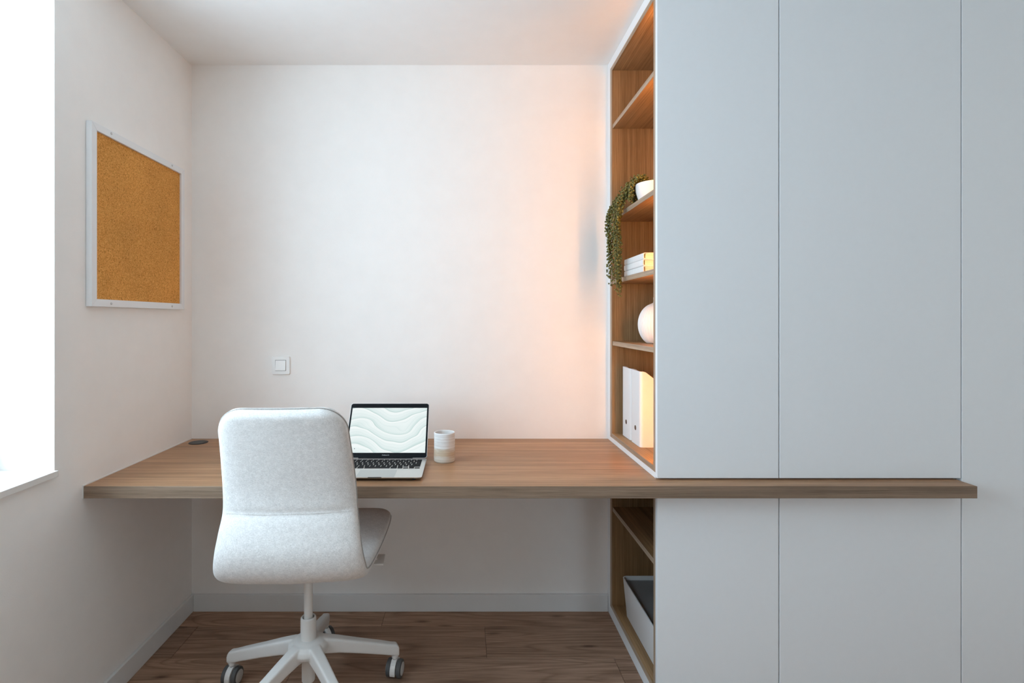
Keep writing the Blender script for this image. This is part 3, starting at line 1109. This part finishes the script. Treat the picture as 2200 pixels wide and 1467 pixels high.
# ------------------------------------------------------------------ trailing plant
def plant():
    px, py, pz = 0.712, 1.955, SH_B + 0.0004
    R, H = 0.066, 0.076
    root = thing('trailing_plant', 'string of pearls plant trailing from a white pot over the shelf edge', 'plant', (px, py, pz))
    prof = [(0, pz), (0.042, pz), (0.048, pz + 0.003), (0.056, pz + 0.022), (0.064, pz + 0.048), (R, pz + H - 0.006), (R - 0.001, pz + H - 0.001),
            (R - 0.003, pz + H), (R - 0.006, pz + H - 0.002), (R - 0.008, pz + H - 0.02), (0, pz + H - 0.02)]
    bm = bmesh.new()
    add_lathe(bm, prof, px, py, 56)
    obj('pot', bm, 'ceramic', root, True, 50)
    bm = bmesh.new()
    add_lathe(bm, [(R - 0.0085, pz + H - 0.019), (0.03, pz + H - 0.012), (0, pz + H - 0.009)], px, py, 32)
    obj('soil', bm, 'soil', root, True)

    rng = random.Random(11)
    # one pearl template
    tb = bmesh.new()
    bmesh.ops.create_icosphere(tb, subdivisions=2, radius=1.0)
    tverts = [v.co.copy() for v in tb.verts]
    tb.verts.index_update()
    tfaces = [[v.index for v in f.verts] for f in tb.faces]
    tb.free()
    tb = bmesh.new()
    bmesh.ops.create_icosphere(tb, subdivisions=1, radius=1.0)
    tverts = [v.co.copy() for v in tb.verts]
    tb.verts.index_update()
    tfaces = [[v.index for v in f.verts] for f in tb.faces]
    tb.free()

    def cat(ps, m):
        out = []
        P = [ps[0]] + ps + [ps[-1]]
        for i in range(1, len(P) - 2):
            p0, p1, p2, p3 = P[i - 1], P[i], P[i + 1], P[i + 2]
            for s in range(m):
                t = s / m
                out.append(0.5 * ((2 * p1) + (p2 - p0) * t + (2 * p0 - 5 * p1 + 4 * p2 - p3) * t * t + (3 * p1 - p0 - 3 * p2 + p3) * t ** 3))
        out.append(ps[-1])
        return out

    def strand(ctrl, dense=1.0):
        pts = cat([Vector(c) for c in ctrl], 10)
        # resample to even spacing
        step = 0.0070 / dense
        res, acc = [pts[0]], 0.0
        for a, b in zip(pts[:-1], pts[1:]):
            L = (b - a).length
            while acc + L >= step:
                t = (step - acc) / L
                a = a.lerp(b, t)
                L = (b - a).length
                res.append(a.copy())
                acc = 0.0
            acc += L
        bm = bmesh.new()
        o0 = origin_of(root)
        add_tube(bm, res, 0.0009, 5)
        st = obj('trailing_stem', bm, 'stem', root)
        verts, faces = [], []
        ang = rng.uniform(0, 6.28)
        for i, p in enumerate(res):
            if i < 1:
                continue
            d = (res[min(i + 1, len(res) - 1)] - res[i - 1]).normalized()
            s = d.orthogonal().normalized()
            u = d.cross(s)
            for q in range(2 if rng.random() < 0.6 else 1):
                ang += 2.1 + rng.uniform(-0.5, 0.5)
                off = rng.uniform(0.0050, 0.0088)
                c = p + off * (math.cos(ang) * s + math.sin(ang) * u) + d * rng.uniform(-0.002, 0.002)
                if c.z < pz + 0.003 and c.x > XC - 0.002 and c.z > SH_B - T - 0.004:
                    continue
                r = rng.uniform(0.0035, 0.0049)
                k0 = len(verts)
                for tv in tverts:
                    verts.append(c + tv * r - o0)
                faces += [[k0 + q2 for q2 in f] for f in tfaces]
        me = bpy.data.meshes.new('pearl_leaves')
        me.from_pydata([tuple(v) for v in verts], [], faces)
        for p in me.polygons:
            p.use_smooth = True
        me.materials.append(M['pearl'])
        o = bpy.data.objects.new('pearl_leaves', me)
        o['kind'] = 'stuff'
        C.objects.link(o)
        o.parent = st

    top = pz + H
    # long strands: over the rim, along the shelf edge towards the wall, then hanging free
    hang = []
    for i in range(4):     # group nearer the back wall
        hang.append((rng.uniform(0.588, 0.612), rng.uniform(2.10, 2.165), rng.uniform(1.41, 1.56), 0))
    hang.append((0.600, 2.135, 1.413, 0))
    hang.append((0.596, 2.155, 1.45, 0))
    for i in range(5):     # group nearer the pot
        hang.append((rng.uniform(0.594, 0.616), rng.uniform(2.00, 2.065), rng.uniform(1.37, 1.56), 1))
    hang.append((0.606, 2.035, 1.362, 1))
    hang.append((0.608, 2.045, 1.40, 1))
    hang.append((0.602, 2.02, 1.44, 1))
    for (hx, hy, zb, grp) in hang:
        sx, sy = px + rng.uniform(-0.03, 0.03), py + rng.uniform(-0.02, 0.035)
        rim = Vector((px - 0.045 + rng.uniform(-0.012, 0.02), py + 0.052 + rng.uniform(-0.015, 0.015), top + rng.uniform(0.012, 0.045)))
        mid = Vector((0.640 + rng.uniform(-0.014, 0.012), min(hy, py + 0.105) + rng.uniform(-0.02, 0.01) if grp == 0 else hy - 0.01, pz + rng.uniform(0.045, 0.085)))
        over = Vector((hx + rng.uniform(0.0, 0.012), hy - 0.006, pz + rng.uniform(-0.002, 0.03)))
        z1 = pz - 0.06
        ctrl = [(sx, sy, top - 0.01), tuple(rim), tuple(mid), tuple(over), (hx - 0.004, hy, z1)]
        if zb < z1 - 0.05:
            m = 3
            for q in range(1, m + 1):
                t = q / m
                ctrl.append((hx + rng.uniform(-0.004, 0.004), hy + rng.uniform(-0.006, 0.006), z1 + (zb - z1) * t))
        strand(ctrl)
    # short strands spilling over the front of the pot and mounded on top
    for i in range(15):
        a = rng.uniform(PI * 0.50, PI * 1.02)
        ex, ey = px + (R + 0.012) * math.cos(a), py + (R + 0.012) * math.sin(a)
        strand([(px + 0.02 * math.cos(a), py + 0.02 * math.sin(a), top - 0.008),
                (px + 0.045 * math.cos(a), py + 0.045 * math.sin(a), top + rng.uniform(0.012, 0.028)),
                (ex, ey, top - 0.002), (max(ex - 0.003, 0.632), ey + 0.006, top - rng.uniform(0.02, 0.045)), (max(ex - 0.004, 0.632), ey + 0.012, top - rng.uniform(0.05, 0.068))])
    for i in range(9):
        a = rng.uniform(0, 2 * PI)
        strand([(px, py, top - 0.008), (px + 0.02 * math.cos(a), py + 0.02 * math.sin(a), top + 0.012),
                (px + 0.045 * math.cos(a), py + 0.045 * math.sin(a), top + rng.uniform(0.004, 0.014))])


plant()


# ------------------------------------------------------------------ office chair
def chair():
    CXY = (-0.524, 1.742)
    root = thing('office_chair', 'pale grey upholstered swivel chair with white five-star base at the desk', 'office chair', (CXY[0], CXY[1], 0.0), math.radians(3.5))

    # --- upholstered shell (seat and backrest in one sweep): y, z, half width, forward dish at the edges, thickness
    rows = [(0.236, 0.512, 0.225, 0.000, 0.036),
            (0.205, 0.541, 0.254, 0.002, 0.040),
            (0.120, 0.543, 0.263, 0.003, 0.044),
            (0.000, 0.528, 0.251, 0.003, 0.048),
            (-0.100, 0.510, 0.232, 0.003, 0.052),
            (-0.180, 0.512, 0.220, 0.006, 0.052),
            (-0.230, 0.545, 0.217, 0.012, 0.052),
            (-0.251, 0.600, 0.209, 0.018, 0.050),
            (-0.247, 0.660, 0.201, 0.022, 0.046),
            (-0.238, 0.716, 0.193, 0.024, 0.042),
            (-0.243, 0.780, 0.190, 0.022, 0.042),
            (-0.262, 0.855, 0.185, 0.018, 0.044),
            (-0.288, 0.932, 0.179, 0.015, 0.044),
            (-0.318, 1.008, 0.174, 0.013, 0.042),
            (-0.327, 1.029, 0.172, 0.013, 0.040)]
    V = [tuple(r) for r in rows]

    def cr(seq, i, t):
        p1, p2 = seq[i], seq[i + 1]
        p0 = seq[i - 1] if i > 0 else tuple(2 * a - b for a, b in zip(p1, p2))
        p3 = seq[i + 2] if i + 2 < len(seq) else tuple(2 * b - a for a, b in zip(p1, p2))
        return tuple(0.5 * (2 * b + (c - a) * t + (2 * a - 5 * b + 4 * c - d) * t * t + (3 * b - a - 3 * c + d) * t ** 3)
                     for a, b, c, d in zip(p0, p1, p2, p3))
    dense = []
    for i in range(len(V) - 1):
        for s in range(30):
            dense.append(cr(V, i, s / 30))
    dense.append(V[-1])
    arc = [0.0]
    for a, b in zip(dense[:-1], dense[1:]):
        arc.append(arc[-1] + math.hypot(b[0] - a[0], b[1] - a[1]))
    L = arc[-1]

    def at(s):
        s = min(max(s, 0), L)
        lo, hi = 0, len(arc) - 1
        while hi - lo > 1:
            md = (lo + hi) // 2
            if arc[md] <= s:
                lo = md
            else:
                hi = md
        t = (s - arc[lo]) / max(1e-9, arc[hi] - arc[lo])
        return tuple(a + (b - a) * t for a, b in zip(dense[lo], dense[hi]))
    ss = []
    E = 0.10
    for i in range(15):
        ss.append(E * (1 - math.cos(PI / 2 * i / 14)))
    nmid = 70
    for i in range(1, nmid):
        ss.append(E + (L - 2 * E) * i / nmid)
    for i in range(15):
        ss.append(L - E * (1 - math.sin(PI / 2 * i / 14)))
    s_crease = None
    for a, d in zip(arc, dense):
        if d[1] >= 0.716 and d[0] < -0.2:
            s_crease = a
            break
    NS = 64
    bm = bmesh.new()
    rings = []
    edgeL, edgeR = [], []
    creaseline = []
    info = []
    for s in ss:
        y, z, hw, dish, th = at(s)
        ya, za = at(s - 0.004)[:2]
        yb, zb = at(s + 0.004)[:2]
        tl = math.hypot(yb - ya, zb - za)
        ty, tz = (yb - ya) / tl, (zb - za) / tl
        ny, nz = tz, -ty            # points to the sitter? fixed below
        # sitter side: up for the seat, +y for the back
        if nz < 0 and ny < 0:
            ny, nz = -ny, -nz
        # tangent runs seat front -> back top: seat tangent (-1,0) gives n=(0,1); back tangent (0,1) gives (1,0)
        ny, nz = tz, -ty
        e = min(s, L - s)
        rc = 0.076 if s > L / 2 else 0.10
        hwe = hw
        if e < rc:
            hwe = hw - rc + math.sqrt(max(0, rc * rc - (rc - e) ** 2))
        the = th
        hr = th / 2
        if e < hr:
            the = th * math.sqrt(max(0.0, 1 - ((hr - e) / hr) ** 2))
        the = max(the, 0.002)
        dent = 0.0055 * math.exp(-((s - s_crease) / 0.011) ** 2)
        rg = []
        for q in range(NS):
            a = 2 * PI * q / NS
            ca, sa = math.cos(a), math.sin(a)
            p = 0.19
            ux = math.copysign(abs(ca) ** p, ca)
            un = math.copysign(abs(sa) ** 0.46, sa)
            x = ux * hwe
            dd = dish * (abs(x) / max(hw, 1e-6)) ** 2.6
            off = un * the / 2 * (1.0 + 0.10 * (1 - (abs(x) / hw) ** 2)) + dd
            if un < 0:
                off += dent * min(1.0, (1 - (abs(x) / hw) ** 6) * 1.5)
            rg.append(bm.verts.new((x, y + ny * off, z + nz * off)))
        rings.append(rg)
        dd = dish * (hwe / hw) ** 2.6
        info.append((s, y, z, ny, nz, hwe, hw, dish, the))
    for a, b in zip(rings[:-1], rings[1:]):
        for q in range(NS):
            w = (q + 1) % NS
            bm.faces.new((a[q], a[w], b[w], b[q]))
    bm.faces.new(list(reversed(rings[0])))
    bm.faces.new(rings[-1])
    sh = obj('upholstered_shell', bm, 'fabric', root, True, 80, local=True)
    sh['label'] = 'pale grey heather fabric seat and backrest in one piece'

    # --- piping around the edge, a little towards the back
    def edge_pt(inf, sgn, frac=0.03, grow=0.0002):
        s, y, z, ny, nz, hwe, hw, dish, the = inf
        off = frac * the + dish * (hwe / hw) ** 2.6
        return Vector((sgn * (hwe + grow), y + ny * off, z + nz * off))
    path = [edge_pt(i, -1) for i in info] 
    top = info[-1]
    for q in range(1, 12):
        t = -1 + 2 * q / 12
        s, y, z, ny, nz, hwe, hw, dish, the = top
        off = 0.03 * the + dish * (abs(t) * hwe / hw) ** 2.6
        path.append(Vector((t * hwe, y + ny * off, z + nz * off + 0.0008)))
    path += [edge_pt(i, 1) for i in reversed(info)]
    bm = bmesh.new()
    add_tube(bm, path, 0.0024, 7)
    obj('piping', bm, 'piping', sh, True, 80, local=True)

    # --- row of stitches in the lumbar crease
    y, z, hw, dish, th = at(s_crease)
    ya, za = at(s_crease - 0.004)[:2]
    yb, zb = at(s_crease + 0.004)[:2]
    tl = math.hypot(yb - ya, zb - za)
    ny, nz = (zb - za) / tl, -(yb - ya) / tl
    bm = bmesh.new()
    nst = 62
    for i in range(nst):
        x = -hw * 0.93 + 2 * hw * 0.93 * (i + 0.5) / nst
        dd = dish * (abs(x) / hw) ** 2.6
        off = -th / 2 * (1 + 0.10 * (1 - (abs(x) / hw) ** 2)) + dd + 0.0055 * min(1, (1 - (abs(x) / hw) ** 6) * 1.5)
        c = Vector((x, y + ny * off, z + nz * off))
        w = 0.0021
        add_tube(bm, [c + Vector((-w, 0, -0.0004)), c + Vector((0, -0.0009, 0)), c + Vector((w, 0, 0.0004))], 0.0007, 5)
    obj('stitching', bm, 'fabric', sh, True, local=True)

    # --- mechanism under the seat
    bm = bmesh.new()
    add_lathe(bm, [(0, 0.470), (0.05, 0.470), (0.10, 0.475), (0.15, 0.486), (0.17, 0.496), (0, 0.498)], 0, 0, 40)
    for v in bm.verts:
        v.co.y = v.co.y * 0.95 - 0.05
    obj('seat_pan', bm, 'fabric', root, True, local=True)
    bm = bmesh.new()
    add_box(bm, -0.06, 0.06, -0.09, 0.09, 0.446, 0.472, bevel=0.008, seg=3)
    obj('tilt_mechanism', bm, 'white_plastic', root, True, local=True)
    bm = bmesh.new()
    add_tube(bm, [(0.05, 0.03, 0.470), (0.16, 0.032, 0.456), (0.225, 0.035, 0.446)], 0.006, 10)
    add_box(bm, 0.215, 0.250, 0.000, 0.075, 0.440, 0.4475, bevel=0.003, seg=2)
    obj('lever', bm, 'white_plastic', root, True, local=True)

    # --- column
    bm = bmesh.new()
    add_lathe(bm, [(0, 0.20), (0.0142, 0.20), (0.0142, 0.450), (0, 0.450)], 0, 0, 32)
    obj('gas_lift', bm, 'white_plastic', root, True, local=True)
    bm = bmesh.new()
    add_lathe(bm, [(0.0185, 0.235), (0.0185, 0.276), (0.0215, 0.279), (0.0250, 0.275), (0.0256, 0.268), (0.0256, 0.18), (0.0, 0.18), (0.0, 0.235), (0.0185, 0.235)], 0, 0, 36)
    obj('column_sleeve', bm, 'white_plastic', root, True, local=True)
    bm = bmesh.new()
    add_lathe(bm, [(0, 0.062), (0.018, 0.062), (0.0215, 0.066), (0.0215, 0.17), (0, 0.17)], 0, 0, 36)
    obj('lower_tube', bm, 'white_plastic', root, True, local=True)

    # --- five-star base: one smooth casting, cut into hub and legs
    RL = 0.297
    A0 = 22.0 - 3.5
    angs = [math.radians(A0 + 72 * i) for i in range(5)]
    bm = bmesh.new()
    add_lathe(bm, [(0, 0.158), (0.048, 0.158), (0.060, 0.163), (0.066, 0.176), (0.064, 0.190), (0.052, 0.201), (0.036, 0.207), (0.0, 0.208)], 0, 0, 40)
    for a in angs:
        d = Vector((math.cos(a), math.sin(a), 0))
        n = Vector((-math.sin(a), math.cos(a), 0))
        # centre line of the arm, half width, top z, bottom z
        st = [(0.0, 0.021, 0.205, 0.152), (0.055, 0.020, 0.202, 0.148), (0.10, 0.0185, 0.188, 0.139), (0.17, 0.0165, 0.163, 0.119),
              (0.25, 0.0148, 0.136, 0.094), (RL - 0.014, 0.0140, 0.1235, 0.083), (RL + 0.006, 0.0138, 0.118, 0.080), (RL + 0.0135, 0.0130, 0.106, 0.076)]
        rg = []
        for (r, hw, z1, z0) in st:
            zc, hz = (z1 + z0) / 2, (z1 - z0) / 2
            ring = []
            for q in range(20):
                t = 2 * PI * (q + 0.5) / 20
                cx_ = math.copysign(abs(math.cos(t)) ** 0.30, math.cos(t)) * hw
                cz_ = math.copysign(abs(math.sin(t)) ** 0.30, math.sin(t)) * hz
                ring.append(bm.verts.new(d * r + n * cx_ + Vector((0, 0, zc + cz_))))
            rg.append(ring)
        for p, q2 in zip(rg[:-1], rg[1:]):
            for q in range(20):
                w = (q + 1) % 20
                bm.faces.new((p[q], p[w], q2[w], q2[q]))
        bm.faces.new(list(reversed(rg[0])))
        bm.faces.new(rg[-1])
        add_lathe(bm, [(0, 0.0675), (0.0118, 0.0675), (0.0118, 0.110), (0, 0.112)], d.x * RL, d.y * RL, 20)
    bmesh.ops.recalc_face_normals(bm, faces=bm.faces)
    tmp_me = bpy.data.meshes.new('tmp')
    bm.to_mesh(tmp_me)
    bm.free()
    tmp = bpy.data.objects.new('tmp', tmp_me)
    C.objects.link(tmp)
    md = tmp.modifiers.new('r', 'REMESH')
    md.mode = 'VOXEL'
    md.voxel_size = 0.0027
    sm = tmp.modifiers.new('s', 'SMOOTH')
    sm.factor = 0.5
    sm.iterations = 6
    dg = bpy.context.evaluated_depsgraph_get()
    full = bpy.data.meshes.new_from_object(tmp.evaluated_get(dg))
    bpy.data.objects.remove(tmp)
    nrm = [v.normal.copy() for v in full.vertices]
    cos = [v.co.copy() for v in full.vertices]
    parts = {i: [] for i in range(6)}
    for p in full.polygons:
        c = p.center
        r = math.hypot(c.x, c.y)
        if r < 0.070:
            parts[5].append(list(p.vertices))
        else:
            an = math.atan2(c.y, c.x)
            best = min(range(5), key=lambda i: abs(math.atan2(math.sin(an - angs[i]), math.cos(an - angs[i]))))
            parts[best].append(list(p.vertices))
    for i in range(6):
        used = sorted({v for f in parts[i] for v in f})
        idx = {v: k2 for k2, v in enumerate(used)}
        me = bpy.data.meshes.new('leg' if i < 5 else 'base_hub')
        me.from_pydata([tuple(cos[v]) for v in used], [], [[idx[v] for v in f] for f in parts[i]])
        for p in me.polygons:
            p.use_smooth = True
        me.normals_split_custom_set_from_vertices([tuple(nrm[v]) for v in used])
        me.materials.append(M['white_plastic'])
        o = bpy.data.objects.new('leg' if i < 5 else 'base_hub', me)
        C.objects.link(o)
        o.parent = root

    # --- twin-wheel castors
    def caster_meshes():
        R, hw = 0.0305, 0.0085
        bm = bmesh.new()
        prof = [(0.0, -hw), (0.020, -hw), (0.026, -hw + 0.0004), (R - 0.001, -hw + 0.002), (R, 0.0), (R - 0.001, hw - 0.002), (0.026, hw - 0.0004), (0.020, hw), (0.0, hw)]
        add_lathe(bm, prof, 0, 0, 36)
        bmesh.ops.rotate(bm, verts=bm.verts, matrix=Matrix.Rotation(PI / 2, 3, 'Y'))
        wheel = mesh_from(bm, 'wheel', True, 40)
        wheel.materials.append(M['grey_rubber'])
        bm = bmesh.new()
        add_lathe(bm, [(0, 0), (0.0215, 0), (0.0215, 0.0012), (0.018, 0.0022), (0, 0.0026)], 0, 0, 28)
        bmesh.ops.rotate(bm, verts=bm.verts, matrix=Matrix.Rotation(PI / 2, 3, 'Y'))
        cap = mesh_from(bm, 'wheel_cap', True, 40)
        cap.materials.append(M['wheel_cap'])
        # housing: arched bracket between the wheels
        bm = bmesh.new()
        out = []
        for i in range(15):
            a = math.radians(200 - 215 * i / 14)
            out.append((0.034 * math.cos(a), 0.0305 + 0.034 * math.sin(a)))
        inner = []
        for i in range(15):
            a = math.radians(-15 + 215 * i / 14)
            inner.append((0.014 * math.cos(a), 0.0305 + 0.014 * math.sin(a)))
        add_prism(bm, out + inner, 'X', -0.009, 0.009)
        br = mesh_from(bm, 'bracket')
        br.materials.append(M['white_plastic'])
        bm = bmesh.new()
        add_lathe(bm, [(0, 0.05), (0.008, 0.05), (0.008, 0.0685), (0, 0.0685)], 0, 0, 18)
        pin = mesh_from(bm, 'pin', True)
        pin.materials.append(M['steel'])
        return wheel, cap, br, pin
    wheel, cap, br, pin = caster_meshes()
    yaw = [math.radians(v) for v in (-14, 40, -12, 20, -25)]
    for i, a in enumerate(angs):
        o = bpy.data.objects.new('caster', br)
        C.objects.link(o)
        o.parent = root
        o.location = (RL * math.cos(a), RL * math.sin(a), 0.0006)
        o.rotation_euler = (0, 0, yaw[i])
        p = bpy.data.objects.new('swivel_pin', pin)
        C.objects.link(p)
        p.parent = o
        for sg in (-1, 1):
            w = bpy.data.objects.new('wheel', wheel)
            C.objects.link(w)
            w.parent = o
            w.location = (sg * 0.0185, 0, 0.0305)
            c = bpy.data.objects.new('wheel_cap', cap)
            C.objects.link(c)
            c.parent = o
            c.location = (sg * 0.0271, 0, 0.0305)
            if sg < 0:
                c.rotation_euler = (0, 0, PI)


chair()
